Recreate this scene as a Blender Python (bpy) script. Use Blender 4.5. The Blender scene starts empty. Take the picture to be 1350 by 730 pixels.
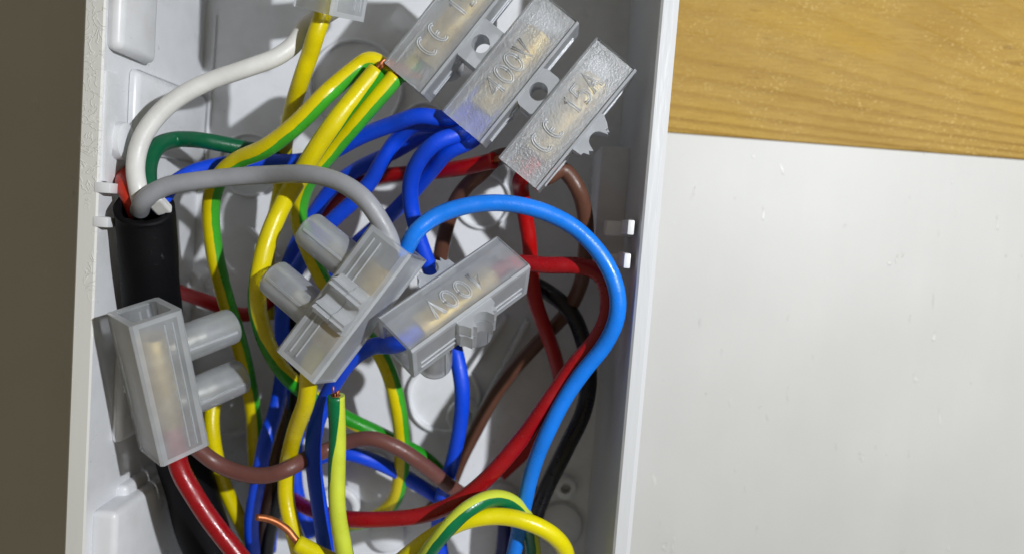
import bpy, bmesh, math, random
from mathutils import Vector, Matrix, noise
random.seed(4)
S = 0.001                                   # every length below is in millimetres
SC = bpy.context.scene
COL = SC.collection

# ------------------------------------------------------------------ camera
cam_d = bpy.data.cameras.new('camera')
cam = bpy.data.objects.new('camera', cam_d); COL.objects.link(cam)
cam_d.sensor_width = 36.0
cam_d.lens = 36.0 * 1040.0 / 1350.0
cam_d.clip_start = 0.005; cam_d.clip_end = 10
cam.matrix_world = Matrix.Translation(Vector((0.0, 9.7, 182.66)) * S) @ (
    Matrix.Rotation(math.radians(-4.03), 4, 'X') @ Matrix.Rotation(math.radians(4.4), 4, 'Z'))
cam_d.dof.use_dof = True
cam_d.dof.focus_distance = 0.139
cam_d.dof.aperture_fstop = 13.0
SC.camera = cam

# ------------------------------------------------------------------ world + flash lamp
w = bpy.data.worlds.new('World'); SC.world = w; w.use_nodes = True
bg = w.node_tree.nodes['Background']
bg.inputs[0].default_value = (1.0, 0.87, 0.60, 1); bg.inputs[1].default_value = 0.158
ld = bpy.data.lights.new('flash_lamp', 'AREA'); ld.shape = 'DISK'; ld.size = 0.007
ld.energy = 0.90; ld.color = (0.945, 0.97, 1.0)
lo = bpy.data.objects.new('flash_lamp', ld); COL.objects.link(lo)
lo.location = Vector((148, 72, 258)) * S
lo.rotation_euler = (Vector((45, -55, 20)) * S - lo.location).to_track_quat('-Z', 'Y').to_euler()
vs = SC.view_settings
vs.view_transform = 'Standard'; vs.look = 'None'; vs.exposure = 0.08; vs.gamma = 1; vs.use_curve_mapping = False
SC.render.engine = 'CYCLES'
SC.cycles.use_denoising = True
SC.cycles.max_bounces = 14; SC.cycles.transparent_max_bounces = 40
SC.cycles.transmission_bounces = 12; SC.cycles.diffuse_bounces = 3

# ------------------------------------------------------------------ materials
def srgb(r, g, b):
    f = lambda c: (c/255/12.92) if c <= 10 else ((c/255+.055)/1.055)**2.4
    return (f(r), f(g), f(b), 1)

class NT:
    def __init__(s, name):
        s.m = bpy.data.materials.new(name); s.m.use_nodes = True
        s.t = s.m.node_tree; s.b = s.t.nodes['Principled BSDF']
        s.out = s.t.nodes['Material Output']
    def n(s, typ, **kw):
        nd = s.t.nodes.new(typ)
        for k, v in kw.items():
            if k in nd.inputs: nd.inputs[k].default_value = v
            else: setattr(nd, k, v)
        return nd
    def l(s, a, b): s.t.links.new(a, b)
    def coord(s, kind='Object', scale=(1, 1, 1), rot=(0, 0, 0)):
        tc = s.n('ShaderNodeTexCoord'); mp = s.n('ShaderNodeMapping')
        mp.inputs['Scale'].default_value = scale; mp.inputs['Rotation'].default_value = rot
        s.l(tc.outputs[kind], mp.inputs[0]); return mp.outputs[0]
    def noise(s, co, scale, detail=3, rough=.5, dist=0):
        nd = s.n('ShaderNodeTexNoise'); s.l(co, nd.inputs['Vector'])
        nd.inputs['Scale'].default_value = scale; nd.inputs['Detail'].default_value = detail
        nd.inputs['Roughness'].default_value = rough; nd.inputs['Distortion'].default_value = dist
        return nd.outputs[0]
    def ramp(s, fac, stops):
        r = s.n('ShaderNodeValToRGB'); e = r.color_ramp.elements
        while len(e) < len(stops): e.new(.5)
        for i, (p, c) in enumerate(stops):
            e[i].position = p; e[i].color = c if len(c) == 4 else (*c, 1)
        s.l(fac, r.inputs[0]); return r.outputs[0]
    def mix(s, fac, a, b, mode='MIX'):
        m = s.n('ShaderNodeMix', data_type='RGBA', blend_type=mode)
        for sock, v in ((m.inputs[0], fac), (m.inputs[6], a), (m.inputs[7], b)):
            if hasattr(v, 'is_linked'): s.l(v, sock)
            else: sock.default_value = v
        return m.outputs[2]
    def math(s, op, a, b=0):
        m = s.n('ShaderNodeMath', operation=op)
        for sock, v in ((m.inputs[0], a), (m.inputs[1], b)):
            if hasattr(v, 'is_linked'): s.l(v, sock)
            else: sock.default_value = v
        return m.outputs[0]
    def bump(s, h, dist, strength=1.0, prev=None):
        b = s.n('ShaderNodeBump'); b.inputs['Distance'].default_value = dist
        b.inputs['Strength'].default_value = strength; s.l(h, b.inputs['Height'])
        if prev is not None: s.l(prev, b.inputs['Normal'])
        return b.outputs[0]

def plastic(name, col, rough=.38, spec=.5, bump_mm=.02, bscale=1500, var=.06):
    k = NT(name); co = k.coord()
    nz = k.noise(co, 260, 4)
    dark = tuple(c*(1-var*2) for c in col[:3]) + (1,)
    k.l(k.ramp(nz, [(.35, dark), (.65, col)]), k.b.inputs['Base Color'])
    k.b.inputs['Roughness'].default_value = rough
    k.b.inputs['Specular IOR Level'].default_value = spec
    n2 = k.noise(co, bscale, 3)
    k.l(k.bump(n2, bump_mm*S), k.b.inputs['Normal'])
    return k

def wire_mat(name, col, rough=.36):
    k = NT(name); co = k.coord()
    big = k.noise(co, 180, 3); fine = k.noise(co, 2600, 3)
    dark = tuple(c*.86 for c in col[:3]) + (1,)
    c1 = k.ramp(big, [(.3, dark), (.7, col)])
    sp = k.ramp(k.noise(co, 1500, 2), [(.70, (0, 0, 0)), (.76, (1, 1, 1))])
    pale = tuple(min(1, c*.75+.10) for c in col[:3]) + (1,)
    c2 = k.mix(k.math('MULTIPLY', sp, .35), c1, pale)
    k.l(c2, k.b.inputs['Base Color'])
    k.l(k.ramp(k.noise(co, 320, 4, .6), [(.3, (rough+.2,)*3), (.62, (rough-.06,)*3)]), k.b.inputs['Roughness'])
    h = k.math('ADD', fine, k.math('MULTIPLY', k.noise(co, 500, 2), 1.5))
    k.l(k.bump(h, .035*S), k.b.inputs['Normal'])
    return k.m

def stripe_mat(name, yel, grn, frac, rough=.29):
    k = NT(name); co = k.coord()
    uv = k.n('ShaderNodeUVMap'); sx = k.n('ShaderNodeSeparateXYZ'); k.l(uv.outputs[0], sx.inputs[0])
    wob = k.math('MULTIPLY', k.math('SUBTRACT', k.noise(co, 110, 4, .6), .5), .09)
    u = k.math('FRACT', k.math('ADD', sx.outputs[0], wob))
    g = k.ramp(u, [(0, (0, 0, 0)), (.012, (1, 1, 1)), (frac, (1, 1, 1)), (frac+.012, (0, 0, 0))])
    big = k.noise(co, 220, 3)
    yv = k.ramp(big, [(.3, tuple(c*.86 for c in yel[:3])), (.7, yel)])
    gv = k.ramp(big, [(.3, tuple(c*.8 for c in grn[:3])), (.7, grn)])
    c = k.mix(g, yv, gv)
    sp = k.ramp(k.noise(co, 1300, 2), [(.71, (0, 0, 0)), (.78, (1, 1, 1))])
    c = k.mix(k.math('MULTIPLY', sp, .25), c, tuple(x*.5 for x in yel[:3]) + (1,))
    k.l(c, k.b.inputs['Base Color'])
    k.l(k.ramp(k.noise(co, 320, 4, .6), [(.3, (rough+.2,)*3), (.62, (rough-.06,)*3)]), k.b.inputs['Roughness'])
    h = k.math('ADD', k.noise(co, 2600, 3), k.math('MULTIPLY', k.noise(co, 500, 2), 1.5))
    k.l(k.bump(h, .035*S), k.b.inputs['Normal'])
    return k.m

YEL = srgb(226, 206, 6)
M = {}
M['gy'] = stripe_mat('yellow_green_insulation', srgb(226, 208, 2), srgb(66, 172, 44), .24)
M['gyw'] = stripe_mat('yellow_green_wide_stripe', srgb(224, 208, 6), srgb(36, 150, 30), .36)
M['lime'] = stripe_mat('lime_green_insulation', srgb(205, 218, 66), srgb(0, 110, 66), .47)
M['yellow'] = wire_mat('yellow_insulation', srgb(226, 214, 6), .29)
M['blue'] = wire_mat('royal_blue_insulation', srgb(0, 72, 228), .44)
M['lblue'] = wire_mat('sky_blue_insulation', srgb(18, 124, 236), .32)
M['red'] = wire_mat('red_insulation', srgb(172, 6, 8))
M['dred'] = wire_mat('crimson_insulation', srgb(152, 10, 22), .3)
M['orange_red'] = wire_mat('rust_red_insulation', srgb(185, 45, 25))
M['brown'] = wire_mat('brown_insulation', srgb(96, 62, 48))
M['pbrown'] = wire_mat('mauve_brown_insulation', srgb(112, 70, 64))
M['white'] = wire_mat('white_insulation', srgb(228, 228, 226))
M['grey'] = wire_mat('grey_insulation', srgb(150, 152, 158))
M['green'] = wire_mat('dark_green_insulation', srgb(0, 92, 58))
M['black'] = wire_mat('black_insulation', srgb(13, 13, 20), .3)
M['navy'] = wire_mat('navy_insulation', srgb(12, 22, 95))

def cable_mat():
    k = NT('black_cable_jacket'); co = k.coord()
    sp = k.ramp(k.noise(co, 420, 4, .6), [(.68, (0, 0, 0)), (.75, (1, 1, 1))])
    dust = k.ramp(k.noise(co, 60, 3), [(.5, (0, 0, 0)), (.8, (1, 1, 1))])
    c = k.mix(k.math('MULTIPLY', sp, .35), srgb(6, 6, 10), srgb(95, 95, 95))
    c = k.mix(k.math('MULTIPLY', dust, .03), c, srgb(90, 90, 95))
    k.l(c, k.b.inputs['Base Color']); k.b.inputs['Roughness'].default_value = .62; k.b.inputs['Specular IOR Level'].default_value = .16
    k.l(k.bump(k.noise(co, 900, 4), .05*S), k.b.inputs['Normal'])
    return k.m
M['cable'] = cable_mat()

def copper_mat():
    k = NT('copper'); co = k.coord()
    k.l(k.ramp(k.noise(co, 500, 4), [(.3, srgb(150, 82, 46)), (.7, srgb(214, 140, 96))]), k.b.inputs['Base Color'])
    k.b.inputs['Metallic'].default_value = .75; k.b.inputs['Roughness'].default_value = .46
    k.l(k.bump(k.noise(co, 1200, 3), .04*S), k.b.inputs['Normal'])
    return k.m
M['copper'] = copper_mat()

def metal(name, a, b, rough):
    k = NT(name); co = k.coord()
    k.l(k.ramp(k.noise(co, 700, 4), [(.3, a), (.7, b)]), k.b.inputs['Base Color'])
    k.b.inputs['Metallic'].default_value = .9; k.b.inputs['Roughness'].default_value = rough
    k.l(k.bump(k.noise(co, 900, 3), .06*S), k.b.inputs['Normal'])
    return k.m
M['brass'] = metal('brass', srgb(225, 188, 100), srgb(250, 226, 150), .45)
M['steel'] = metal('zinc_steel', srgb(205, 203, 192), srgb(240, 238, 228), .42)

def nylon(name, clear, tint=(.80, .82, .84, 1), speck=.05, rough=.3, sscale=1500, gloss=.04):
    """translucent moulded plastic: part clear, part milky, with a frosted skin"""
    k = NT(name); co = k.coord()
    nt = k.t
    nrm = k.bump(k.noise(co, sscale, 4, .6), speck*S, .9)
    fine = k.bump(k.noise(co, 700, 2), .05*S, .5)
    tr = k.n('ShaderNodeBsdfTransparent'); tr.inputs[0].default_value = (.985, .99, .995, 1)
    rf = k.n('ShaderNodeBsdfRefraction'); rf.inputs['IOR'].default_value = 1.12; rf.inputs['Roughness'].default_value = .22
    rf.inputs[0].default_value = (.985, .99, .995, 1); k.l(fine, rf.inputs['Normal'])
    df = k.n('ShaderNodeBsdfDiffuse'); tl = k.n('ShaderNodeBsdfTranslucent')
    cl = k.ramp(k.noise(co, 160, 3), [(.3, tuple(c*.9 for c in tint[:3])), (.7, tint)])
    k.l(cl, df.inputs[0]); k.l(cl, tl.inputs[0])
    milk = k.n('ShaderNodeMixShader'); milk.inputs[0].default_value = .38
    k.l(df.outputs[0], milk.inputs[1]); k.l(tl.outputs[0], milk.inputs[2])
    see = k.n('ShaderNodeMixShader'); see.inputs[0].default_value = .45
    k.l(tr.outputs[0], see.inputs[1]); k.l(rf.outputs[0], see.inputs[2])
    cm = k.ramp(k.noise(co, 240, 3), [(.3, (clear-.05,)*3), (.7, (clear+.05,)*3)])
    lw = k.n('ShaderNodeLayerWeight'); lw.inputs[0].default_value = .5      # a slanted wall is a longer way through the milk
    cm = k.math('MULTIPLY', cm, k.math('SUBTRACT', 1.0, k.math('MULTIPLY', k.math('POWER', lw.outputs['Facing'], 2.5), .6)))
    body = k.n('ShaderNodeMixShader'); k.l(cm, body.inputs[0])
    k.l(milk.outputs[0], body.inputs[1]); k.l(see.outputs[0], body.inputs[2])
    gl = k.n('ShaderNodeBsdfGlossy'); gl.inputs['Roughness'].default_value = rough; k.l(nrm, gl.inputs['Normal'])
    fr = k.n('ShaderNodeFresnel'); fr.inputs['IOR'].default_value = 1.45; k.l(nrm, fr.inputs['Normal'])
    fin = k.n('ShaderNodeMixShader'); k.l(k.math('ADD', fr.outputs[0], gloss), fin.inputs[0])
    k.l(body.outputs[0], fin.inputs[1]); k.l(gl.outputs[0], fin.inputs[2])
    k.l(fin.outputs[0], k.out.inputs[0])
    return k.m
BLUISH = (.89, .935, 1.0, 1)
M['nylon'] = nylon('frosted_nylon', .45, tint=BLUISH, gloss=.05)
M['nylon_panel'] = nylon('speckled_nylon_panel', .70, tint=BLUISH, speck=.16, rough=.3, sscale=2800, gloss=.10)
M['nylon_clear'] = nylon('clear_nylon', .66, tint=BLUISH, gloss=.045, speck=.04, rough=.34)
M['nylon_inner'] = nylon('inner_wall_nylon', .92, tint=BLUISH, gloss=.01, speck=.02)
M['nylon_letter'] = nylon('moulded_letter_nylon', .35, tint=BLUISH, speck=.02, rough=.3, gloss=.05)

def box_plastic():
    k = plastic('white_box_plastic', srgb(226, 228, 232), .30, .5, .012, 900, .02)
    co = k.coord()
    old = k.b.inputs['Base Color'].links[0].from_socket
    dirt = k.ramp(k.noise(co, 75, 5, .65), [(.5, (0, 0, 0)), (.75, (1, 1, 1))])
    spk = k.ramp(k.noise(co, 420, 3), [(.73, (0, 0, 0)), (.77, (1, 1, 1))])
    c = k.mix(k.math('MULTIPLY', dirt, .28), old, srgb(176, 172, 162))
    c = k.mix(k.math('MULTIPLY', spk, .4), c, srgb(130, 122, 108))
    k.l(c, k.b.inputs['Base Color'])
    k.l(k.ramp(k.noise(co, 120, 4), [(.3, (.24,)*3), (.7, (.42,)*3)]), k.b.inputs['Roughness'])
    return k.m
M['box'] = box_plastic()

def rim_mat():
    k = NT('scuffed_white_plastic'); co = k.coord()
    # worm-like glue residue: contour lines of a noise
    a = k.noise(co, 330, 3, .55, .8)
    line = k.math('ABSOLUTE', k.math('SUBTRACT', k.math('FRACT', k.math('MULTIPLY', a, 5.0)), .5))
    ln = k.ramp(line, [(0, (1, 1, 1)), (.16, (0, 0, 0))])
    tc = k.n('ShaderNodeTexCoord'); sp = k.n('ShaderNodeSeparateXYZ'); k.l(tc.outputs['Object'], sp.inputs[0])
    patch = k.math('ADD', k.noise(k.coord('Object', (1, .5, 1)), 150, 3), k.math('MULTIPLY', k.math('SUBTRACT', sp.outputs[1], .005), 6.0))
    where = k.ramp(patch, [(.44, (0, 0, 0)), (.54, (1, 1, 1))])
    h = k.math('MULTIPLY', ln, where)
    k.l(k.mix(k.math('MULTIPLY', h, .35), srgb(218, 218, 214), srgb(238, 237, 232)), k.b.inputs['Base Color'])
    k.b.inputs['Roughness'].default_value = .45
    h2 = k.math('ADD', h, k.math('MULTIPLY', k.noise(k.coord('Object', (1, .15, 1)), 700, 4), .5))
    k.l(k.bump(h2, .06*S), k.b.inputs['Normal'])
    return k.m
M['rim'] = rim_mat()

def rim_clean():
    k = NT('brushed_white_plastic')
    k.b.inputs['Base Color'].default_value = srgb(198, 200, 203)
    k.b.inputs['Roughness'].default_value = .36
    co = k.coord('Object', (1, .12, 1))
    k.l(k.bump(k.noise(co, 1400, 5), .05*S), k.b.inputs['Normal'])
    return k.m
M['rim_clean'] = rim_clean()

def paint_mat():
    k = NT('cream_paint'); co = k.coord()
    strk = k.noise(k.coord('Object', (1, .06, 1)), 120, 5, .6)
    c = k.ramp(strk, [(.25, srgb(192, 192, 189)), (.75, srgb(196, 196, 193))])
    pat = k.noise(co, 35, 3)
    c = k.mix(k.math('MULTIPLY', k.ramp(pat, [(.35, (0, 0, 0)), (.65, (1, 1, 1))]), .5), c, srgb(186, 186, 183))
    scr = k.noise(k.coord('Object', (1, .22, 1), (0, 0, .3)), 480, 3, .6, .6)
    sm = k.ramp(scr, [(.68, (0, 0, 0)), (.70, (1, 1, 1))])
    pz = k.ramp(k.noise(co, 60, 2), [(.44, (0, 0, 0)), (.56, (1, 1, 1))])
    scm = k.math('MULTIPLY', sm, pz)
    c = k.mix(k.math('MULTIPLY', scm, .55), c, srgb(244, 244, 240))  # scratches, with their white glints mixed into the paint colour
    spk = k.ramp(k.noise(co, 330, 2), [(.77, (0, 0, 0)), (.79, (1, 1, 1))])
    c = k.mix(k.math('MULTIPLY', spk, .5), c, srgb(140, 138, 128))
    k.l(c, k.b.inputs['Base Color'])
    k.l(k.ramp(scm, [(0, (.5,)*3), (1, (.25,)*3)]), k.b.inputs['Roughness'])
    b1 = k.bump(k.math('ADD', strk, k.math('MULTIPLY', k.noise(co, 500, 3), .6)), .03*S)
    k.l(k.bump(scm, .15*S, 1, b1), k.b.inputs['Normal'])
    return k.m
M['paint'] = paint_mat()

def wood_mat():
    k = NT('varnished_pine')
    tc = k.n('ShaderNodeTexCoord'); sx = k.n('ShaderNodeSeparateXYZ'); k.l(tc.outputs['Object'], sx.inputs[0])
    co = tc.outputs['Object']
    # growth rings: distance from a slanted pith above the plank, stretched along x
    X, Y = sx.outputs[0], sx.outputs[1]
    warp = k.math('MULTIPLY', k.math('SUBTRACT', k.noise(k.coord('Object', (.35, 1, 1)), 50, 4), .5), .0035)
    lift = k.math('MINIMUM', k.math('MULTIPLY', Y, 50.0), 1.0)
    bow = k.math('MULTIPLY', k.math('MULTIPLY', k.math('POWER', k.math('MAXIMUM', k.math('SUBTRACT', X, .045), 0.0), 2.0), 2.6), lift)
    yy = k.math('ADD', k.math('ADD', Y, k.math('MULTIPLY', warp, k.math('ADD', lift, .25))), bow)
    yy = k.math('ADD', yy, k.math('MULTIPLY', X, .035))
    den = k.math('POWER', k.math('MAXIMUM', k.math('ADD', yy, .001), .0003), .5)
    fr = k.math('FRACT', k.math('MULTIPLY', den, 62.0))
    late = k.ramp(fr, [(0, (.05,)*3), (.5, (.0,)*3), (.84, (1,)*3), (.93, (.9,)*3), (1, (.05,)*3)])
    near = k.math('MAXIMUM', k.math('SUBTRACT', .62, k.math('MULTIPLY', Y, 22.0)), .16)
    fib = k.noise(k.coord('Object', (.08, 1, 1)), 2600, 5, .65)
    base = k.ramp(k.noise(k.coord('Object', (.4, 1, 1)), 60, 4), [(.3, srgb(162, 129, 56)), (.5, srgb(174, 142, 70)), (.72, srgb(178, 143, 54))])
    amt = k.math('MULTIPLY', k.math('MULTIPLY', late, near), k.ramp(k.noise(k.coord('Object', (.3, 1, 1)), 90, 3), [(.3, (.45,)*3), (.7, (1,)*3)]))
    c = k.mix(amt, base, srgb(118, 82, 32))
    c = k.mix(k.math('MULTIPLY', k.ramp(fib, [(.4, (0, 0, 0)), (.7, (1, 1, 1))]), .28), c, srgb(124, 88, 36))
    c = k.mix(k.math('MULTIPLY', k.ramp(k.noise(k.coord('Object', (.15, 1, 1)), 500, 2), [(.68, (0, 0, 0)), (.74, (1, 1, 1))]), .4), c, srgb(110, 74, 30))
    fl = k.noise(k.coord('Object', (.7, 1, 1), (0, 0, .5)), 1900, 3, .6)
    glint_fleck = k.math('MULTIPLY', k.ramp(fl, [(.57, (0, 0, 0)), (.68, (1, 1, 1))]), k.ramp(k.noise(co, 70, 3), [(.42, (0, 0, 0)), (.60, (1, 1, 1))]))
    c = k.mix(k.math('MULTIPLY', glint_fleck, .42), c, srgb(232, 206, 138))  # glossy glints of the varnish painted into the colour as pale flecks
    k.l(c, k.b.inputs['Base Color'])
    k.b.inputs['Roughness'].default_value = .48; k.b.inputs['Specular IOR Level'].default_value = .2
    h = k.math('ADD', k.math('MULTIPLY', late, .35), k.math('ADD', k.math('MULTIPLY', fib, .3), k.math('MULTIPLY', fl, .8)))
    k.l(k.bump(h, .3*S), k.b.inputs['Normal'])
    return k.m
M['wood'] = wood_mat()
def flat(name, col, rough=.6):
    k = plastic(name, col, rough, .4, .03, 1200, .08); return k.m
M['filler'] = flat('white_filler', srgb(225, 225, 225))

# ------------------------------------------------------------------ helpers
def tag(o, label=None, cat=None, group=None, kind=None):
    if label: o['label'] = label
    if cat: o['category'] = cat
    if group: o['group'] = group
    if kind: o['kind'] = kind
    return o
def empty(name, loc=(0, 0, 0), mat=None):
    o = bpy.data.objects.new(name, None); COL.objects.link(o)
    o.empty_display_size = .005
    o.matrix_world = mat if mat is not None else Matrix.Translation(Vector(loc)*S)
    return o
def build(name, bm, mat, parent=None, loc=None, smooth=False, angle=None):
    """bm is in millimetres; becomes ONE mesh object (local to its parent)"""
    bmesh.ops.scale(bm, vec=(S, S, S), verts=bm.verts)
    bmesh.ops.recalc_face_normals(bm, faces=bm.faces)
    me = bpy.data.meshes.new(name); bm.to_mesh(me); bm.free()
    for m in (mat if isinstance(mat, (list, tuple)) else [mat]): me.materials.append(m)
    if smooth:
        me.shade_smooth()
        if angle is not None: me.set_sharp_from_angle(angle=math.radians(angle))
    o = bpy.data.objects.new(name, me); COL.objects.link(o)
    if parent: o.parent = parent
    if loc is not None: o.location = Vector(loc)*S
    return o
def box(bm, lo_, hi_, bev=0, seg=2):
    r = bmesh.ops.create_cube(bm, size=1)
    vs_ = r['verts']
    c = [(a+b)/2 for a, b in zip(lo_, hi_)]; d = [b-a for a, b in zip(lo_, hi_)]
    for v in vs_: v.co = Vector([v.co[i]*d[i]+c[i] for i in range(3)])
    if bev:
        es = list({e for v in vs_ for e in v.link_edges})
        bmesh.ops.bevel(bm, geom=es, offset=bev, segments=seg, profile=.5, affect='EDGES')
def prism(bm, pts, axis, a, b):
    """extrude a 2D outline along axis ('x','y','z') from a to b"""
    def mk(p, t):
        return {'x': (t, p[0], p[1]), 'y': (p[0], t, p[1]), 'z': (p[0], p[1], t)}[axis]
    va = [bm.verts.new(mk(p, a)) for p in pts]; vb = [bm.verts.new(mk(p, b)) for p in pts]
    n = len(pts)
    for i in range(n): bm.faces.new((va[i], va[(i+1) % n], vb[(i+1) % n], vb[i]))
    bm.faces.new(va[::-1]); bm.faces.new(vb)
def ring_prism(bm, outer, inner_, axis, a, b, inner=0):
    """closed tube between two outlines of equal count"""
    def mk(p, t):
        return {'x': (t, p[0], p[1]), 'y': (p[0], t, p[1]), 'z': (p[0], p[1], t)}[axis]
    n = len(outer)
    L = [[bm.verts.new(mk(p, t)) for p in o] for o in (outer, inner_) for t in (a, b)]
    oa, ob, ia, ib = L
    fs = []
    for i in range(n):
        j = (i+1) % n
        fs.append(bm.faces.new((oa[i], oa[j], ob[j], ob[i])))
        bm.faces.new((ia[i], ib[i], ib[j], ia[j])).material_index = inner
        bm.faces.new((oa[i], ia[i], ia[j], oa[j]))
        bm.faces.new((ob[i], ob[j], ib[j], ib[i]))
    return fs
def lathe(bm, prof, n, origin, ax, close=True):
    """prof [(r, h)] around axis ax through origin"""
    ax = Vector(ax).normalized(); t = Vector((1, 0, 0)) if abs(ax.x) < .9 else Vector((0, 1, 0))
    e1 = ax.cross(t).normalized(); e2 = ax.cross(e1); o = Vector(origin)
    rows = []
    for r, h in prof:
        if r < 1e-6: rows.append([bm.verts.new(o+ax*h)])
        else: rows.append([bm.verts.new(o+ax*h+(e1*math.cos(2*math.pi*k/n)+e2*math.sin(2*math.pi*k/n))*r) for k in range(n)])
    for A_, B_ in zip(rows, rows[1:]):
        for k in range(n):
            j = (k+1) % n
            if len(A_) == 1 and len(B_) == 1: continue
            if len(A_) == 1: bm.faces.new((A_[0], B_[k], B_[j]))
            elif len(B_) == 1: bm.faces.new((A_[k], A_[j], B_[0]))
            else: bm.faces.new((A_[k], A_[j], B_[j], B_[k]))
def smooth_path(pts, step=.7):
    P = [Vector(p) for p in pts]
    P = [P[0]*2-P[1]] + P + [P[-1]*2-P[-2]]
    out = []
    for i in range(1, len(P)-2):
        p0, p1, p2, p3 = P[i-1:i+3]
        al = .5; t0 = 0; t1 = t0+max((p1-p0).length, 1e-4)**al; t2 = t1+max((p2-p1).length, 1e-4)**al; t3 = t2+max((p3-p2).length, 1e-4)**al
        n = max(2, int((p2-p1).length/step))
        for k in range(n):
            t = t1+(t2-t1)*k/n
            A1 = p0*((t1-t)/(t1-t0))+p1*((t-t0)/(t1-t0)); A2 = p1*((t2-t)/(t2-t1))+p2*((t-t1)/(t2-t1)); A3 = p2*((t3-t)/(t3-t2))+p3*((t-t2)/(t3-t2))
            B1 = A1*((t2-t)/(t2-t0))+A2*((t-t0)/(t2-t0)); B2 = A2*((t3-t)/(t3-t1))+A3*((t-t1)/(t3-t1))
            out.append(B1*((t2-t)/(t2-t1))+B2*((t-t1)/(t2-t1)))
    out.append(P[-2].copy())
    for _ in range(3):                                     # relax to a wire-like curve
        out = [out[0]] + [out[i]*.5+(out[i-1]+out[i+1])*.25 for i in range(1, len(out)-1)] + [out[-1]]
    return out
def tube(bm, path, r, n=16, twist=0.0, phase=0.0, caps=True, wob=0.0, hollow=0.0, seed=0):
    """sweep a circle; uv.x = stripe angle in turns measured from the side facing +z"""
    uvl = bm.loops.layers.uv.verify()
    rows = []; uv = []
    s = 0.0
    N = len(path)
    rnd = random.Random(seed)
    o1, o2 = rnd.random()*50, rnd.random()*50
    for i, p in enumerate(path):
        t = (path[min(i+1, N-1)]-path[max(i-1, 0)]).normalized()
        if i: s += (p-path[i-1]).length
        if i == 0:
            up = Vector((0, 0, 1)); e1 = (up-t*up.dot(t))
            if e1.length < .05: e1 = Vector((0, 1, 0))-t*t.y
            e1.normalize()
        else:
            e1 = (e1-t*e1.dot(t)).normalized()
            # drift slowly back to +z so that the stripe position stays under control
            up = Vector((0, 0, 1)); g = up-t*up.dot(t)
            if g.length > .3: e1 = (e1+g.normalized()*.15).normalized(); e1 = (e1-t*e1.dot(t)).normalized()
        e2 = t.cross(e1)
        rr = r*(1+wob*noise.noise(Vector((s*.12+o1, o2, 0))))
        q = p+(e1*noise.noise(Vector((s*.07, o1, 3)))+e2*noise.noise(Vector((s*.07, o2, 7))))*(.3 if wob else 0)
        rows.append([bm.verts.new(q+(e1*math.cos(a)+e2*math.sin(a))*rr) for a in [2*math.pi*k/n for k in range(n)]])
        uv.append([k/n+twist*s+phase for k in range(n+1)])
    for i in range(N-1):
        for k in range(n):
            j = (k+1) % n
            f = bm.faces.new((rows[i][k], rows[i][j], rows[i+1][j], rows[i+1][k])); f.smooth = True
            for lp, (a, b) in zip(f.loops, ((i, k), (i, k+1), (i+1, k+1), (i+1, k))):
                lp[uvl].uv = (uv[a][b], 0)
    if caps:
        for row, iu in ((rows[0], 0), (rows[-1], N-1)):
            c = sum((v.co for v in row), Vector())/n
            cv = bm.verts.new(c)
            for k in range(n):
                f = bm.faces.new((row[k], row[(k+1) % n], cv))
                for lp, q_ in zip(f.loops, (uv[iu][k], uv[iu][k+1], uv[iu][k])): lp[uvl].uv = (q_, 0)
    return rows

# ------------------------------------------------------------------ setting: painted wall and pine board
bm = bmesh.new(); box(bm, (-420, -420, -12), (420, 420, 0)); 
tag(build('painted_wall', bm, M['paint']), kind='structure')
bm = bmesh.new(); box(bm, (0, 0, 0), (400, 95, .9), .35, 2)
wood = build('pine_board', bm, M['wood'], loc=(-22, 32.55, 0.004))
tag(wood, 'honey coloured pine board with dark grain lines fixed above the cream painted wall', 'board')

# ------------------------------------------------------------------ the junction box
JB = empty('junction_box', (-26, 0, 0.01))
tag(JB, 'open white plastic electrical junction box screwed to the wall and full of wires', 'junction box')
def jb(name, bm, mat=None, smooth=True, angle=35, **kw):
    bmesh.ops.translate(bm, verts=bm.verts, vec=(26, 0, 0))
    return build(name, bm, mat or M['box'], JB, smooth=smooth, angle=angle, **kw)
X0, X1, Y0, Y1, ZR, ZF = -76.7, 25.0, -82.0, 82.0, 45.0, 3.0
XI0, XI1 = -73.0, 21.8
bm = bmesh.new(); box(bm, (X0, Y0, .02), (X1, Y1, ZF)); jb('base_plate', bm)
bm = bmesh.new(); prism(bm, [(X0, ZF), (X0, 44.6), (X0+.4, ZR), (XI0-.3, ZR), (XI0, 44.7), (XI0+.3, ZF)], 'y', Y0, Y1); 
for f in bm.faces: f.material_index = 1 if f.calc_center_median().z > 44.8 else 0
jb('side_wall', bm, [M['box'], M['rim']])
bm = bmesh.new(); prism(bm, [(XI1, ZF), (XI1, 44.6), (XI1+.4, ZR), (X1-.8, ZR), (X1, 44.2), (X1, ZF)], 'y', Y0, Y1); jb('side_wall', bm, M['rim_clean'])
for a, b in ((Y0, Y0+3), (Y1-3, Y1)):
    bm = bmesh.new(); box(bm, (XI0, a, ZF), (XI1, b, ZR-.2), .4); jb('end_wall', bm)
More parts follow.
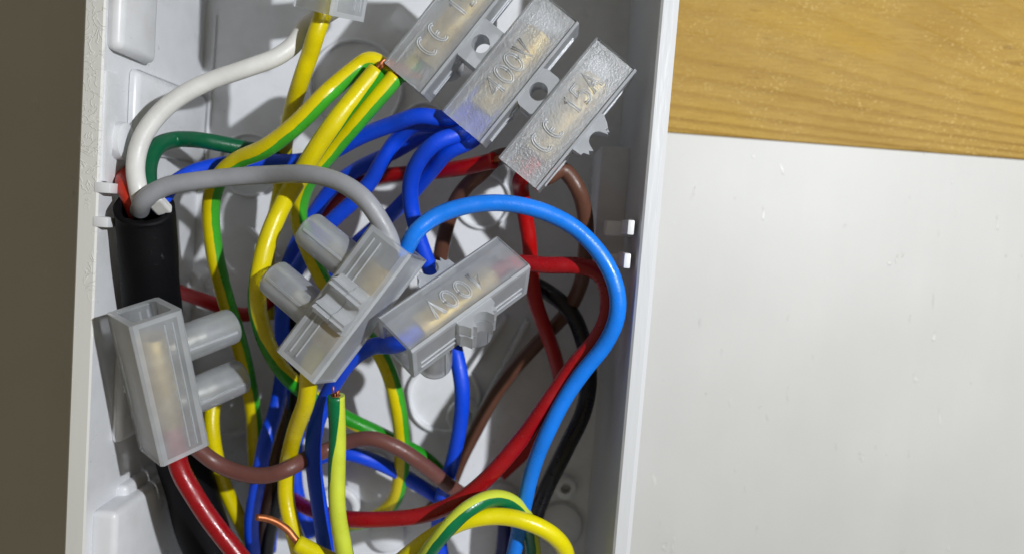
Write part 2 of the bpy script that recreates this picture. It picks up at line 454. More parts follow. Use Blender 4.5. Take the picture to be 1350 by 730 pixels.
# thickened pads, knockouts and ledges on the long left wall
for x1, y0, y1, z0, z1, bev, nm in [(-70.4, 33.87, 79.0, 30.5, 44.3, 1.5, 'wall_pad'), (-71.2, 17.13, 32.32, 2.8, 36, 1.6, 'cable_knockout'), (-71.2, -37.81, -20.19, 25, 37, 1.4, 'wall_pad'), (-68.6, -78.0, -48.73, 8, 42.5, 1.2, 'wall_pad'), (-71.0, -50.31, -46.82, 2.9, 34, 1.0, 'wall_ledge')]:
    bm = bmesh.new(); box(bm, (-73.6, y0, z0), (x1, y1, z1), bev, 3); jb(nm, bm)
bm = bmesh.new(); lathe(bm, [(0, 1.2), (2.6, 1.2), (3.3, .8), (3.5, -1)], 32, (-72.2, 18.67, 39), (1, 0, 0)); jb('cable_knockout', bm, angle=50)
bm = bmesh.new(); prism(bm, [(30.13, 40), (30.13, 44.2), (11.17, 44.2), (11.17, 43)], 'x', -73.4, -72.3); jb('wall_lip', bm)

# catch pegs at the rims
for x0, x1, y0, y1, z0, z1 in [(-73.7, -70.86, 9.08, 10.92, 42.0, 45.15), (-73.7, -71.02, 3.11, 4.96, 42.0, 45.15), (19.55, 20.75, 8.85, 11.49, 35, 44.0), (19.4, 20.59, 2.96, 5.62, 35, 44.0), (16.85, 22.3, 8.39, 11.19, 30, 35), (17.37, 22.3, 2.49, 5.02, 30, 35), (16.13, 22.3, 2.95, 26.15, 2.9, 22)]:
    bm = bmesh.new(); box(bm, (x0, y0, z0), (x1, y1, z1), .25, 2); jb('lid_catch', bm)
# moulded floor: rings, discs, ribs, posts
def floor_ring(cx, cy, ro, ri, h, name='floor_ring'):
    bm = bmesh.new()
    lathe(bm, [(ri, -.2), (ri, h-.3), (ri+.3, h), (ro-.3, h), (ro, h-.3), (ro, -.2), (ri, -.2)], 48, (cx, cy, ZF), (0, 0, 1)); jb(name, bm, angle=50)
def floor_disc(cx, cy, r, h):
    bm = bmesh.new(); lathe(bm, [(0, h), (r-.4, h), (r, h-.35), (r, -.2)], 48, (cx, cy, ZF), (0, 0, 1)); jb('knockout_disc', bm, angle=50)
for a in [(-7.84, 13.73, 6.551724137931035, 5.689655172413794, 1.2), (-13.6, -31.65, 8.620689655172415, 7.586206896551724, 1.5), (-8.59, -35.36, 3.793103448275862, 2.0689655172413794, 3.5), (-35.98, -59.11, 5.172413793103448, 3.4482758620689657, 3.0), (-61.03, 17.72, 7.241379310344827, 6.551724137931035, 1.0), (-63.3, -38.74, 6.551724137931035, 5.172413793103448, 1.5), (-38.12, 36.95, 10.689655172413794, 9.827586206896552, 1.2), (-22.23, 29.71, 5.172413793103448, 4.482758620689656, 1.0)]: floor_ring(*a)
for a in [(-75.16, -11.38, 5.172413793103448, 1.0), (-28.99, -51.86, 5.862068965517242, 1.2), (15.53, -59.6, 5.172413793103448, 1.4), (1.36, -55.27, 4.482758620689656, 1.2), (-24.26, -64.56, 4.137931034482759, 2.5)]: floor_disc(*a)
for (x0, y0, x1, y1, wd, h) in [(4.2, -12.25, -9.99, -45.32, 1.1, 5.0), (-0.55, -11.74, -9.52, -27.42, 1.0, 3.0), (-35.82, 0.36, -22.7, -1.23, 1.0, 2.0), (-70.43, 50.43, -71.14, 13.18, 0.8, 0.6), (-60.28, 3.68, -52.99, -2.69, 1, 2.0), (0.39, 25.48, -7.96, 22.29, 1, 3.0)]:
    bm = bmesh.new(); d = Vector((x1-x0, y1-y0)); L_ = d.length; d.normalize()
    box(bm, (0, -wd/2, ZF-.2), (L_, wd/2, ZF+h), .3, 2)
    bmesh.ops.rotate(bm, verts=bm.verts, cent=(0, 0, 0), matrix=Matrix.Rotation(math.atan2(d.y, d.x), 3, 'Z'))
    bmesh.ops.translate(bm, verts=bm.verts, vec=(x0, y0, 0)); jb('floor_rib', bm)
for (cx, cy, r, h) in [(16.03, -50.49, 2.6, 2), (-52.95, -66.83, 3.2, 6)]:
    bm = bmesh.new(); lathe(bm, [(r*.45, h-1.5), (r*.45, h), (r-.3, h), (r, h-.3), (r+.3, -.2)], 32, (cx, cy, ZF), (0, 0, 1)); jb('screw_post', bm, angle=50)

# ------------------------------------------------------------------ terminal blocks
TL, TW, TH = 27.0, 9.2, 9.1
POLE_AT = (0.0, -13.05, -26.7)
def oct_(w2, v0, v1, c):
    return [(-w2+c, v0), (w2-c, v0), (w2, v0+c), (w2, v1-c), (w2-c, v1), (-w2+c, v1), (-w2, v1-c), (-w2, v0+c)]
GLY = {'4': ([[(.75, 0), (.75, 1), (0, .32), (1, .32)]], 1), '0': (None, 1), 'V': ([[(0, 1), (.5, 0), (1, 1)]], 1),
       '1': ([[(.15, .75), (.5, 1), (.5, 0)]], .7), '5': ([[(.9, 1), (.15, 1), (.1, .55), (.55, .62), (.9, .45), (.92, .2), (.6, 0), (.1, .05)]], 1),
       'A': ([[(0, 0), (.5, 1), (1, 0)], [(.2, .35), (.8, .35)]], 1)}
def arc(cx, cy, rx, ry, a0, a1, n=12):
    return [(cx+rx*math.cos(math.radians(a0+(a1-a0)*i/n)), cy+ry*math.sin(math.radians(a0+(a1-a0)*i/n))) for i in range(n+1)]
GLY['0'] = ([arc(.5, .5, .5, .5, 0, 360, 18)], 1)
GLY['C'] = ([arc(.5, .5, .5, .5, 60, 300)], 1); GLY['E'] = ([arc(.5, .5, .5, .5, 60, 300), [(.02, .5), (.62, .5)]], 1)
def lettering(bm, text, u0, w0, hgt, adv, v=-.05, r=.20):
    """raised strokes on the flat face; text runs along +u, its top towards -w"""
    x = u0
    for ch in text:
        if ch == ' ': x += adv*.8; continue
        strokes, wd = GLY[ch]; cw = hgt*.52*wd
        for st in strokes:
            P_ = [Vector((x+p[0]*cw, w0-p[1]*hgt, v)) for p in st]
            # a raised, flat-topped bead: two fine ridges with a shallow floor between
            for off in (-.20, .20):
                Q = []
                for i, p in enumerate(P_):
                    t = (P_[min(i+1, len(P_)-1)]-P_[max(i-1, 0)]).normalized()
                    Q.append(p+Vector((-t.y, t.x, 0))*off)
                tube(bm, Q, r*.72, 6)
        x += cw+adv-hgt*.52
def web_plate(bm, w0, w1, torn=0):
    """web between poles with the fixing hole along v; torn = half hole left at one side"""
    if not torn:
        cw = (w0+w1)/2; n = 32; hole = []; out = []
        for k in range(n):
            a = 2*math.pi*(k+.5)/n; c_, s_ = math.cos(a), math.sin(a); hole.append((1.65*c_, cw+1.65*s_))
            m = min(4.0/abs(c_) if abs(c_) > 1e-6 else 99, ((w1-w0)/2)/abs(s_) if abs(s_) > 1e-6 else 99)
            out.append((m*c_, cw+m*s_))
        ring_prism(bm, out, hole, 'z', .9, 7.6)
        return
    sg = 1 if w1 > w0 else -1; rnd = random.Random(torn)
    j = lambda a=.35: rnd.uniform(-a, a)
    for (z0, z1) in ((.9, 4.0), (3.9, 7.2)):
        d = 2.7 + j(.3)
        arc_ = [(1.65*math.cos(math.radians(a)), w0+sg*(2.6-1.65*math.sin(math.radians(a)))) for a in range(170, 5, -15)]
        pts = [(-4.0, w0-.02*sg), (-3.9+j(.1), w0+sg*(1.5+j())), (-3.3+j(.2), w0+sg*(1.9+j())), (-2.9, w0+sg*(2.9+j())), (-2.4+j(.1), w0+sg*(2.4+j(.2))), (-1.95, w0+sg*(3.0+j()))] + arc_ + \
              [(1.9, w0+sg*(3.1+j())), (2.3, w0+sg*(2.5+j(.2))), (2.8+j(.1), w0+sg*(2.8+j())), (3.3+j(.2), w0+sg*(1.6+j())), (4.0, w0+sg*(.9+j(.3))), (4.05, w0-.02*sg)]
        if sg < 0: pts = pts[::-1]
        prism(bm, pts, 'z', z0, z1+j(.3))
def pole(bm, cw):
    """one hollow pole: open box tube, side ribs, two screw towers"""
    out = [(p[0]+cw, p[1]) for p in oct_(TW/2, 0, TH, .45)]
    inn = [(p[0]+cw, p[1]) for p in oct_(TW/2-1.25, 1.15, TH-1.2, .5)]
    fs = ring_prism(bm, out, inn, 'x', -TL/2, TL/2, inner=3)
    bmesh.ops.inset_region(bm, faces=[fs[0]], thickness=1.6, depth=0)
    bmesh.ops.translate(bm, verts=fs[0].verts, vec=(0, 0, .5))
    fs[0].material_index = 1
    for q in (fs[2], fs[6]):
        bmesh.ops.inset_region(bm, faces=[q], thickness=1.2, depth=0)
        q.material_index = 2
    for sgn in (-1, 1):
        for v in (5.3, 6.7):
            x = cw+sgn*TW/2
            prism(bm, [(x-.03*sgn, v), (x+.24*sgn, v+.08), (x+.24*sgn, v+.26), (x-.03*sgn, v+.34)], 'x', -TL*.44, TL*.44)
    for u in (-5.3, 5.3):
        lathe(bm, [(2.35, -.1), (2.35, 11.0), (2.6, 11.3), (3.0, 11.25), (3.3, 10.9), (3.38, 10.2), (3.42, -.1), (2.35, -.1)], 28, (u, cw, TH-.6), (0, 0, 1))
        for f in bm.faces:
            c_ = f.calc_center_median()
            if c_.z > TH+.4: f.material_index = 3 if math.hypot(c_.x-u, c_.y-cw) < 2.4 else (2 if f.material_index != 3 else 3)
        for sgn in (-1, 1):
            box(bm, (u-.22, cw+sgn*3.35-.22, TH-.5), (u+.22, cw+sgn*3.35+.22, TH+9.6))
def terminal(mat, n, label, texts, group=None, torn=(), first=0, name='terminal_block', panel='nylon_clear'):
    T = empty(name, mat=mat); tag(T, label, 'terminal block', group)
    bm = bmesh.new()
    for i in range(n): pole(bm, POLE_AT[i])
    for i in range(n-1): web_plate(bm, POLE_AT[i+1]+TW/2-.02, POLE_AT[i]-TW/2+.02)
    for side, seed in torn:
        if side > 0: web_plate(bm, TW/2, TW/2+3, seed)
        else: web_plate(bm, POLE_AT[n-1]-TW/2, POLE_AT[n-1]-TW/2-3, seed)
    # scrape and moulding unevenness
    for v in bm.verts:
        v.co += noise.noise_vector(v.co*.35)*.05
    build('housing', bm, [M['nylon'], M[panel], M['nylon_clear'], M['nylon_inner']], T, smooth=True, angle=28)
    for i in range(n):
        cw = POLE_AT[i]
        bm = bmesh.new()
        lathe(bm, [(1.9, -8.6), (2.75, -8.6), (2.85, -8.4), (2.85, 8.4), (2.75, 8.6), (1.9, 8.6), (1.9, -8.6)], 24, (0, cw, TH/2), (1, 0, 0))
        build('brass_insert', bm, M['brass'], T, smooth=True, angle=40)
        for u in (-5.3, 5.3):
            bm = bmesh.new()
            lathe(bm, [(0, -1.5), (1.5, -1.5), (1.5, 3.4), (1.9, 3.6), (1.9, 5.2), (1.6, 5.5), (0, 5.5)], 20, (u, cw, TH-.6), (0, 0, 1))
            sc_ = build('screw', bm, M['steel'], T, smooth=True, angle=40)
            bm = bmesh.new(); box(bm, (u-1.5, cw-.25, TH+4.95), (u+1.5, cw+.25, TH+5.0)); 
            build('slot', bm, M['black'], sc_)
    bm = bmesh.new()
    for (t, i, u0, w0, adv) in texts: lettering(bm, t, u0, POLE_AT[i]+w0, 3.7, adv, v=.44)
    if texts: build('lettering', bm, M['nylon_letter'], T, smooth=True)
    else: bm.free()
    return T
def pose(t, u, w_, v):
    m = Matrix((u, w_, v)).transposed().to_4x4(); m.translation = Vector(t)*S
    return m

terminal(pose([7.47, 29.14, 42.1], [0.575, 0.818, 0.016], [0.816, -0.575, 0.06], [0.059, -0.021, -0.998]), 3, 'strip of three clear terminals joined side by side, 400V on the middle one',
         [('CE', 0, -7.6, 1.5, 3.2), ('15A', 0, 1.2, 1.5, 2.75), ('400V', 1, -5.3, 1.7, 2.75), ('CE', 2, -7.4, 1.5, 3.2), ('15A', 2, 1.6, 1.5, 2.75)], torn=[(1, 11)], name='terminal_strip', panel='nylon_panel')
terminal(pose([-9.45, -2.88, 46.58], [-0.683, -0.548, 0.482], [-0.73, 0.529, -0.433], [-0.018, -0.648, -0.762]), 1, 'single clear terminal with upside down 400V lettering under the sky blue loop',
         [('400V', 0, -5.2, 1.5, 3.1)], torn=[(1, 5), (-1, 8)], group='single clear terminal blocks')
terminal(pose([-63.51, -24.47, 48.6], [-0.106, 0.95, 0.295], [0.761, -0.114, 0.639], [0.64, 0.292, -0.71]), 1, 'single clear terminal standing askew on the black cable by the left rim, one end open', [], torn=[(-1, 21)], group='single clear terminal blocks')
terminal(pose([-23.35, -9.15, 48.22], [0.544, 0.839, -0.005], [0.201, -0.136, -0.97], [-0.815, 0.527, -0.243]), 1, 'single clear terminal lying on its side where the grey and sky blue wires meet', [], torn=[(-1, 31)], group='single clear terminal blocks')
terminal(pose([-36.19, 56.37, 45.95], [0.1588, 0.9629, 0.2184], [0.8688, -0.2414, 0.4323], [0.4689, 0.1211, -0.8749]), 1, 'clear terminal cut off by the top edge, fed by one yellow wire', [], group='single clear terminal blocks')


# ------------------------------------------------------------------ black supply cable
CP = [[-54.78, -76.27, 21.0], [-57.81, -66.11, 22.0], [-61.08, -56.17, 23.0], [-63.93, -42.61, 26.0], [-66.5, -28.12, 29.0], [-67.34, -15.53, 33.0], [-66.65, -4.93, 38.0], [-66.21, 2.14, 40.5], [-66.19, 6.1, 41.5], [-65.91, 7.19, 42.5]]
path = smooth_path(CP, 1.2)
bm = bmesh.new()
rows = tube(bm, path, 5.05, 32, caps=False, wob=.045)
# cut mouth: turn the end inwards into a jacket wall and a dark bore
end = rows[-1]; c = sum((v.co for v in end), Vector())/len(end); axd = (path[-1]-path[-4]).normalized()
for k_, v in enumerate(end): v.co += axd*(.7*noise.noise(Vector((math.cos(k_*.2)*2, math.sin(k_*.2)*2, 5)))+.25*noise.noise(Vector((k_*.9, 0, 1))))
r1 = [bm.verts.new(v.co-(v.co-c)*.2+axd*(.25+.25*noise.noise(v.co))) for v in end]
r2 = [bm.verts.new(c+(v.co-c)*.76-axd*5) for v in end]
n = len(end)
for A_, B_ in ((end, r1), (r1, r2)):
    for k in range(n): bm.faces.new((A_[k], A_[(k+1) % n], B_[(k+1) % n], B_[k])).smooth = True
bm.faces.new(r2)
cab = build('mains_cable', bm, M['cable']); tag(cab, 'thick black cable with a cut open end along the left side of the box', 'cable')
bm = bmesh.new(); box(bm, (-1.5, -.8, -2.5), (1.3, .9, 1.6), .4)
bmesh.ops.rotate(bm, verts=bm.verts, cent=(0, 0, 0), matrix=Matrix.Rotation(.3, 3, 'Z') @ Matrix.Rotation(-.6, 3, 'X'))
f = build('filler_strip', bm, M['filler'], cab); f.location = Vector((-62.84, 8.06, 44.0))*S

# ------------------------------------------------------------------ wires
def wire(pts, mat, r, label, twist=0, phase=0, bare=None, name='insulated_wire', strands=None, seed=0):
    path = smooth_path(pts); o0 = path[0].copy()
    path = [p-o0 for p in path]
    bm = bmesh.new(); tube(bm, path, r, 18, twist, phase, wob=.035, seed=seed)
    o = build(name, bm, M[mat], loc=o0); tag(o, label, 'wire')
    if bare:
        bp = [p-o0 for p in smooth_path([Vector(p) for p in bare], .4)]; bm = bmesh.new()
        if len(bare) < 4:                                   # loosely twisted strands
            for k in range(7):
                q = [p+Vector((math.cos(k*.9+i*.12), math.sin(k*.9+i*.12), math.sin(k*2.1)))*(.42+.25*noise.noise(Vector((k*3.1, i*.06, 0)))) for i, p in enumerate(bp)]
                tube(bm, q, .26, 6)
            build('copper_strands', bm, M['copper'], o)
        else:
            q = [p+noise.noise_vector(p*.35)*.22 for p in bp]
            tube(bm, q, .66, 12, wob=.10); build('copper_core', bm, M['copper'], o)
    if strands:
        c = path[0]; t = (path[0]-path[2]).normalized(); rnd = random.Random(3)
        bm = bmesh.new(); lathe(bm, [(0, .03), (r*.55, .03), (r*.55, -.3)], 12, c, t)
        for k in range(7):
            a = k*.9; off = Vector((math.cos(a), 0, math.sin(a)))*(.55 if k else 0)
            e = c+off+t*rnd.uniform(.5, 1.4)+Vector((rnd.uniform(-.2, .2), 0, rnd.uniform(0, .4)))
            if k == 3: e = e+t*1.1
            tube(bm, [c+off-t*.2, (c+off+e)*.5+Vector((.05, 0, .1)), e], .17, 6)
        build('copper_strands', bm, M['copper'], o, smooth=True)
    return o
WIRES = [
    dict(label='yellow wire dropping from the clear terminal at the top edge', mat='gy', r=1.55, pts=[[-35.57, 52.3, 40.57], [-36.68, 45.56, 39.04], [-38.36, 39.89, 39.0], [-39.66, 36.99, 37.0], [-41.48, 32.71, 35.0], [-44.44, 27.64, 30.0], [-47.1, 23.03, 24.0], [-49.22, 15.68, 18.0], [-51.19, 6.08, 15.0], [-53.2, -3.95, 12.0], [-53.18, -15.82, 10.0]], phase=-0.35),
    dict(label='white wire arching from the black cable up to the top terminal', mat='white', r=1.6, pts=[[-67.13, 6.44, 41.0], [-67.0, 9.91, 43.0], [-68.2, 14.15, 42.0], [-67.57, 19.65, 41.0], [-64.15, 25.35, 39.5], [-58.42, 29.95, 38.0], [-51.1, 33.54, 37.0], [-45.6, 36.34, 36.0], [-42.71, 39.38, 35.0], [-41.2, 42.38, 35.0], [-33.97, 46.06, 39.43], [-33.84, 51.81, 41.44]]),
    dict(label='grey wire arching from the black cable to the sideways terminal', mat='grey', r=1.6, pts=[[-66.81, 6.18, 42.5], [-64.55, 8.42, 45.5], [-61.71, 10.76, 45.0], [-56.9, 12.37, 44.0], [-51.34, 13.64, 43.0], [-44.68, 14.42, 43.0], [-35.62, 14.88, 47.0], [-29.91, 13.8, 49.0], [-25.46, 11.43, 50.0], [-22.93, 8.44, 49.5], [-20.73, 3.45, 48.23], [-23.83, -1.69, 47.48]]),
    dict(label='leftmost of the three yellow and green wires in the three pole strip', mat='gy', r=1.7, pts=[[-18.48, 40.18, 35.84], [-23.3, 35.02, 35.37], [-28.93, 37.05, 36.0], [-30.79, 35.68, 36.0], [-33.11, 32.95, 38.0], [-35.73, 29.59, 40.0], [-40.72, 24.22, 39.0], [-46.87, 19.59, 37.0], [-53.22, 16.7, 34.0], [-57.84, 12.08, 31.0], [-59.49, 6.16, 29.0], [-58.99, -1.29, 27.0], [-57.38, -8.9, 25.0], [-55.54, -17.66, 22.0], [-54.09, -26.04, 19.0], [-53.35, -34.81, 16.0], [-53.1, -45.68, 13.0], [-52.6, -57.98, 12.0]], phase=0.3, twist=0.0005),
    dict(label='middle yellow and green wire of the strip, turning green below the sideways terminal', mat='gyw', r=1.7, pts=[[-26.99, 34.72, 39.0], [-30.16, 29.74, 40.0], [-34.06, 23.82, 41.0], [-37.42, 19.08, 40.0], [-40.56, 14.2, 38.0], [-43.41, 8.03, 38.0], [-44.94, 1.71, 40.0], [-45.8, -5.27, 40.0], [-46.45, -12.08, 36.0], [-45.95, -18.61, 31.0], [-43.38, -24.43, 27.0], [-39.02, -29.08, 24.0], [-33.22, -33.32, 21.0], [-25.55, -37.41, 18.0], [-15.91, -43.31, 14.0], [-9.84, -49.45, 12.0]], phase=0.46, twist=0.0095, bare=[[-26.74, 35.0, 39.0], [-26.0, 36.13, 39.0], [-20.13, 35.23, 35.85]]),
    dict(label='rightmost yellow and green wire of the three pole strip, with a clear green edge', mat='gy', r=1.68, pts=[[-23.69, 34.07, 38.0], [-26.47, 30.33, 38.0], [-30.5, 25.38, 37.0], [-35.24, 20.24, 35.0], [-39.04, 15.86, 33.0], [-41.61, 11.47, 30.0], [-42.49, 7.02, 28.0], [-41.32, 1.51, 25.0], [-37.55, -6.0, 23.0], [-32.07, -13.61, 21.0], [-27.08, -17.98, 21.0], [-24.11, -22.33, 22.0], [-21.61, -29.29, 22.0], [-20.39, -37.75, 20.0], [-20.54, -46.91, 17.0], [-22.52, -53.84, 14.0], [-26.6, -58.18, 12.0], [-33.31, -61.1, 9.0]], phase=0.32, bare=[[-23.83, 34.06, 38.0], [-23.25, 34.69, 38.5], [-19.4, 34.71, 35.9]]),
    dict(label='dark green wire bending out of the black cable', mat='green', r=1.55, pts=[[-65.41, 6.59, 40.0], [-67.03, 11.02, 39.0], [-68.62, 15.23, 36.0], [-68.27, 18.37, 34.0], [-66.82, 20.41, 29.0], [-61.97, 20.63, 29.0], [-56.78, 20.05, 27.0], [-50.99, 19.27, 24.0], [-48.13, 17.97, 20.0], [-47.06, 15.71, 15.0]]),
    dict(label='royal blue wire from the black cable passing under the yellow wires to the strip', mat='blue', r=1.55, pts=[[-63.71, 6.43, 41.0], [-63.84, 9.46, 39.5], [-64.27, 12.03, 34.0], [-62.32, 14.35, 31.0], [-58.46, 16.44, 26.0], [-52.08, 17.45, 25.0], [-43.82, 18.38, 25.0], [-38.15, 19.99, 27.0], [-31.77, 22.98, 30.0], [-24.91, 25.88, 33.0], [-19.37, 27.6, 36.0], [-12.75, 27.58, 36.44], [-7.83, 32.68, 36.62]]),
    dict(label='royal blue wire passing behind the grey wire, lit again at lower left', mat='blue', r=1.55, pts=[[-8.4, 31.88, 35.1], [-12.89, 26.49, 34.46], [-20.37, 26.49, 32.0], [-24.09, 23.81, 29.0], [-26.91, 19.44, 28.0], [-29.38, 15.23, 26.0], [-32.98, 10.81, 24.0], [-37.76, 6.33, 22.0], [-42.8, -0.38, 19.0], [-46.2, -6.34, 17.0], [-48.4, -14.83, 15.0], [-47.56, -24.46, 16.0], [-46.92, -31.73, 20.0], [-47.81, -38.77, 24.0], [-49.09, -47.16, 23.0], [-50.96, -57.35, 20.0], [-50.87, -68.63, 17.0]]),
    dict(label='dark royal blue wire running lowest from the strip behind the grey wire', mat='blue', r=1.55, pts=[[-8.1, 30.47, 34.15], [-11.85, 25.78, 33.53], [-19.68, 24.5, 27.0], [-25.46, 21.6, 23.0], [-32.26, 18.41, 20.0], [-38.6, 13.87, 17.0], [-43.48, 7.97, 14.0], [-47.92, -1.06, 12.0], [-49.83, -10.41, 11.0], [-48.6, -20.39, 11.0], [-45.66, -31.79, 12.0], [-46.42, -42.05, 12.0], [-48.76, -54.23, 12.0], [-49.8, -68.15, 10.0]]),
    dict(label='royal blue wire dropping straight from the strip and vanishing under the 400V terminal', mat='blue', r=1.55, pts=[[-6.69, 30.65, 36.73], [-10.62, 25.46, 37.12], [-15.36, 23.13, 38.0], [-18.3, 20.19, 36.0], [-20.26, 16.3, 33.0], [-20.66, 12.06, 30.0], [-19.2, 6.28, 28.0], [-16.93, 0.39, 26.0], [-14.71, -6.66, 22.0], [-12.03, -12.58, 23.0], [-10.05, -17.41, 26.0], [-8.29, -24.01, 27.0], [-8.35, -32.52, 24.0], [-9.51, -41.47, 21.0], [-11.25, -50.0, 18.0], [-11.98, -59.16, 14.0], [-10.23, -67.65, 12.0]]),
    dict(label='royal blue wire rightmost under the strip, slanting back behind the sideways terminal', mat='blue', r=1.55, pts=[[-5.36, 29.72, 36.33], [-8.93, 24.29, 36.24], [-13.45, 21.76, 35.0], [-16.47, 18.57, 31.0], [-20.59, 14.11, 26.0], [-25.01, 10.1, 21.0], [-30.3, 5.6, 16.0], [-36.38, -1.0, 12.0], [-40.46, -9.78, 10.0], [-42.86, -20.1, 10.0], [-44.18, -32.12, 10.0], [-45.24, -45.97, 10.0], [-44.24, -54.58, 10.0], [-40.28, -63.89, 10.0]]),
    dict(label='royal blue wire curving down from the left end of the 400V terminal', mat='blue', r=1.55, pts=[[-13.63, -9.08, 46.04], [-18.21, -12.41, 49.24], [-24.23, -14.57, 42.0], [-28.03, -17.57, 40.0], [-31.46, -22.68, 37.0], [-34.29, -28.23, 34.0], [-35.77, -34.54, 33.0], [-35.38, -41.26, 33.0], [-33.87, -47.56, 34.0], [-32.29, -54.22, 34.0], [-31.4, -60.67, 33.0]]),
    dict(label='short royal blue wire lying behind the mauve brown wire', mat='blue', r=1.55, pts=[[-39.22, -43.46, 20.0], [-32.75, -41.03, 21.0], [-27.61, -41.76, 21.0], [-22.15, -44.89, 18.0], [-15.37, -49.53, 15.0], [-8.66, -54.18, 12.0]]),
    dict(label='long red wire from the strip crossing behind the blue wires to the black cable', mat='red', r=1.55, pts=[[-4.92, 20.67, 34.0], [-10.71, 19.3, 31.0], [-18.86, 17.89, 25.0], [-28.88, 16.56, 19.0], [-37.61, 12.78, 14.0], [-43.64, 5.85, 11.0], [-48.34, -3.68, 10.0], [-53.39, -12.36, 11.0], [-57.23, -14.93, 13.0], [-63.04, -13.12, 14.0], [-70.93, -11.03, 13.0], [-76.06, -9.68, 12.0]], bare=[[-5.06, 20.66, 34.0], [-3.79, 21.1, 35.0], [0.19, 20.91, 37.34]]),
    dict(label='red wire hanging down from the right pole of the strip past the 400V terminal', mat='red', r=1.55, pts=[[4.15, 23.02, 37.03], [0.62, 18.17, 36.93], [0.22, 16.86, 33.0], [1.14, 12.7, 30.0], [2.71, 6.46, 27.0], [3.69, 0.34, 24.0], [5.15, -5.9, 22.0], [7.99, -12.69, 19.0], [10.79, -19.28, 15.0], [12.28, -24.95, 11.0], [10.78, -31.74, 8.0], [6.57, -41.06, 7.0], [0.86, -47.67, 7.0]]),
    dict(label='crimson wire looping from the 400V terminal round and down to the lower middle', mat='dred', r=1.55, pts=[[-5.43, -2.51, 40.26], [-0.6, 1.75, 36.39], [6.78, 2.13, 38.0], [11.98, 2.45, 39.0], [15.81, 1.49, 39.0], [17.68, -1.89, 38.5], [17.82, -6.79, 38.5], [15.95, -11.16, 38.5], [12.8, -15.37, 38.5], [8.76, -22.49, 38.0], [4.42, -30.29, 37.0], [-0.74, -37.55, 37.0], [-6.83, -43.66, 36.0], [-13.19, -47.51, 35.0], [-20.52, -49.52, 34.0], [-28.22, -50.75, 32.0], [-34.11, -52.2, 27.0], [-38.61, -53.9, 20.0], [-43.71, -55.19, 13.0], [-47.91, -55.22, 9.0]]),
    dict(label='crimson wire leaving the lower end of the terminal on the black cable', mat='dred', r=1.75, pts=[[-59.54, -28.92, 44.02], [-58.67, -35.2, 42.5], [-57.84, -39.7, 42.0], [-53.95, -45.5, 42.0], [-49.2, -51.54, 42.0], [-43.54, -58.27, 42.0]]),
    dict(label='mauve brown wire winding from the left terminal between the yellow and lime wires', mat='pbrown', r=1.55, pts=[[-59.81, -28.85, 40.29], [-58.64, -34.4, 38.22], [-54.12, -40.31, 35.0], [-49.66, -42.04, 35.0], [-44.1, -42.01, 36.0], [-39.29, -40.16, 36.0], [-37.08, -39.3, 32.0], [-34.68, -38.78, 28.0], [-30.9, -36.91, 27.0], [-25.46, -35.43, 28.0], [-20.04, -37.02, 28.0], [-14.7, -40.79, 26.0], [-10.02, -45.22, 23.0], [-6.08, -49.59, 18.0], [-1.88, -53.58, 14.0]]),
    dict(label='yellow wire coming down out of the lower end of the sideways terminal', mat='gy', r=1.6, pts=[[-30.28, -11.81, 47.16], [-33.61, -17.4, 47.04], [-35.26, -25.2, 43.0], [-38.42, -32.92, 37.0], [-41.12, -41.14, 31.0], [-41.09, -46.94, 31.0], [-39.44, -52.55, 32.0], [-37.6, -58.54, 32.0], [-36.4, -63.84, 32.0]], phase=0.5),
    dict(label='dim yellow wire slanting down beside the crimson wire at lower left', mat='gy', r=1.55, pts=[[-59.2, -29.35, 19.0], [-60.11, -34.13, 21.0], [-59.22, -41.03, 22.0], [-57.84, -48.85, 20.0], [-55.61, -56.69, 17.0], [-53.23, -65.24, 13.0]], phase=-0.35),
    dict(label='lime and green striped wire with its cut end up, strands showing, standing in front', mat='lime', r=1.55, pts=[[-29.88, -23.81, 43.0], [-29.4, -30.85, 42.0], [-29.11, -37.87, 42.0], [-28.4, -44.91, 42.0], [-27.18, -51.23, 42.0], [-26.04, -57.35, 41.0]], phase=0.12, twist=-0.0135, strands=True),
    dict(label='bright yellow wire with a bent bare copper end, looping up at bottom right', mat='yellow', r=1.6, pts=[[-36.53, -53.5, 38.0], [-33.14, -55.0, 38.0], [-29.45, -56.63, 38.0], [-23.89, -59.77, 36.0], [-18.91, -57.87, 36.0], [-14.58, -53.53, 38.0], [-9.7, -48.8, 40.0], [-4.51, -45.55, 41.0], [1.3, -44.52, 41.0], [6.96, -45.36, 41.0], [11.4, -47.72, 40.0], [14.09, -51.56, 38.0], [14.5, -58.87, 34.0]], bare=[[-36.08, -53.76, 38.0], [-37.75, -52.12, 38.0], [-39.71, -50.32, 38.5], [-41.9, -49.27, 39.0], [-43.88, -48.6, 40.0]]),
    dict(label='lime wire with a green stripe arching over the bright yellow loop', mat='lime', r=1.55, pts=[[-14.9, -59.32, 38.0], [-11.64, -52.15, 42.0], [-8.38, -46.38, 44.0], [-5.12, -42.65, 43.5], [-1.06, -41.12, 41.0], [2.79, -42.48, 38.0], [5.98, -46.3, 35.0], [7.79, -51.88, 32.0], [8.74, -59.64, 30.0]], phase=0.05),
    dict(label='dark brown wire falling from the strip to behind the 400V terminal', mat='brown', r=1.55, pts=[[2.88, 22.74, 34.96], [-5.06, 21.46, 31.0], [-7.27, 18.82, 29.0], [-10.61, 15.47, 26.0], [-12.96, 11.3, 23.0], [-14.63, 4.97, 20.0], [-15.67, -2.38, 17.0], [-16.4, -12.48, 14.0]]),
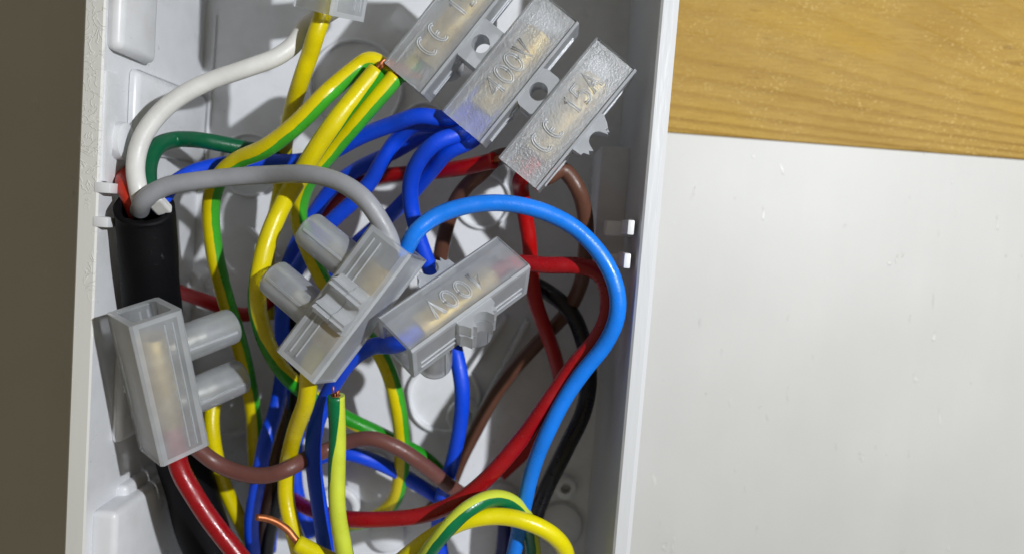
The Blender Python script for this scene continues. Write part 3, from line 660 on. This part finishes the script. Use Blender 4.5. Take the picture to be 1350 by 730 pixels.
    dict(label='brown wire curving down from the right pole near the right wall', mat='brown', r=1.55, pts=[[4.24, 22.99, 35.53], [4.38, 17.99, 35.65], [7.84, 20.15, 33.0], [10.98, 16.83, 33.0], [13.1, 11.72, 30.0], [14.16, 5.05, 26.0], [14.11, -2.17, 21.0], [11.79, -9.11, 17.0], [7.07, -15.28, 14.0], [1.59, -23.05, 12.0], [-2.12, -29.47, 11.0], [-5.29, -37.15, 10.0], [-8.54, -44.79, 9.0], [-10.92, -52.13, 7.0], [-15.43, -58.72, 6.0]]),
    dict(label='sky blue wire in a wide loop from the sideways terminal round the right side', mat='lblue', r=1.5, pts=[[-22.98, -2.25, 45.47], [-18.7, 3.55, 45.34], [-17.4, 6.26, 46.5], [-14.18, 9.39, 45.5], [-8.83, 11.65, 45.0], [-2.3, 12.69, 44.5], [4.54, 11.9, 44.0], [10.63, 9.18, 44.0], [15.72, 4.23, 44.0], [18.61, -1.32, 44.0], [19.08, -6.07, 43.5], [17.52, -11.2, 42.0], [14.33, -16.2, 41.0], [10.91, -22.57, 40.0], [8.31, -29.72, 39.0], [6.55, -37.41, 37.0], [5.49, -45.59, 35.0], [4.61, -53.24, 33.0], [4.02, -59.09, 32.0]]),
    dict(label='black wire bowing out behind the sky blue loop', mat='black', r=1.7, pts=[[2.11, -2.11, 15.0], [7.72, -4.43, 17.0], [12.7, -8.17, 19.0], [15.86, -13.86, 21.0], [17.22, -20.31, 24.0], [16.29, -27.02, 27.0], [13.41, -34.69, 27.0], [10.52, -43.4, 25.0], [8.21, -52.72, 22.0], [6.72, -64.01, 19.0]]),
    dict(label='black wire sinking between the blue wires left of the lowest terminal end', mat='black', r=1.7, pts=[[-48.08, -5.34, 10.0], [-45.08, -19.81, 13.0], [-44.21, -31.01, 15.0], [-44.73, -40.5, 17.0], [-45.89, -48.9, 17.0], [-48.35, -59.93, 15.0], [-50.04, -71.22, 13.0]]),
    dict(label='dark brown wire low beside the yellow wire at lower left', mat='brown', r=1.55, pts=[[-44.91, -25.35, 10.0], [-46.14, -35.22, 12.0], [-47.95, -46.36, 15.0], [-48.87, -54.15, 17.0], [-50.24, -61.78, 15.0], [-51.85, -71.82, 12.0]]),
    dict(label='short dark blue wire low on the floor under the lime arch', mat='navy', r=1.55, pts=[[1.97, -52.7, 9.0], [2.69, -60.02, 9.0], [2.19, -71.57, 9.0]]),
    dict(label='short brown wire low on the floor beside the lime arch', mat='brown', r=1.55, pts=[[8.24, -49.4, 8.0], [6.96, -59.68, 9.0], [6.48, -71.23, 9.0]]),
    dict(label='short rust red wire curling out of the black cable mouth at the rim', mat='orange_red', r=1.5, pts=[[-68.04, 5.42, 41.0], [-68.89, 8.19, 42.0], [-70.18, 10.26, 41.5], [-71.63, 11.9, 39.0], [-72.91, 13.78, 34.0]]),

]
for i, wd in enumerate(WIRES): wire(seed=i+1, **wd)['group'] = 'insulated wires in the junction box'
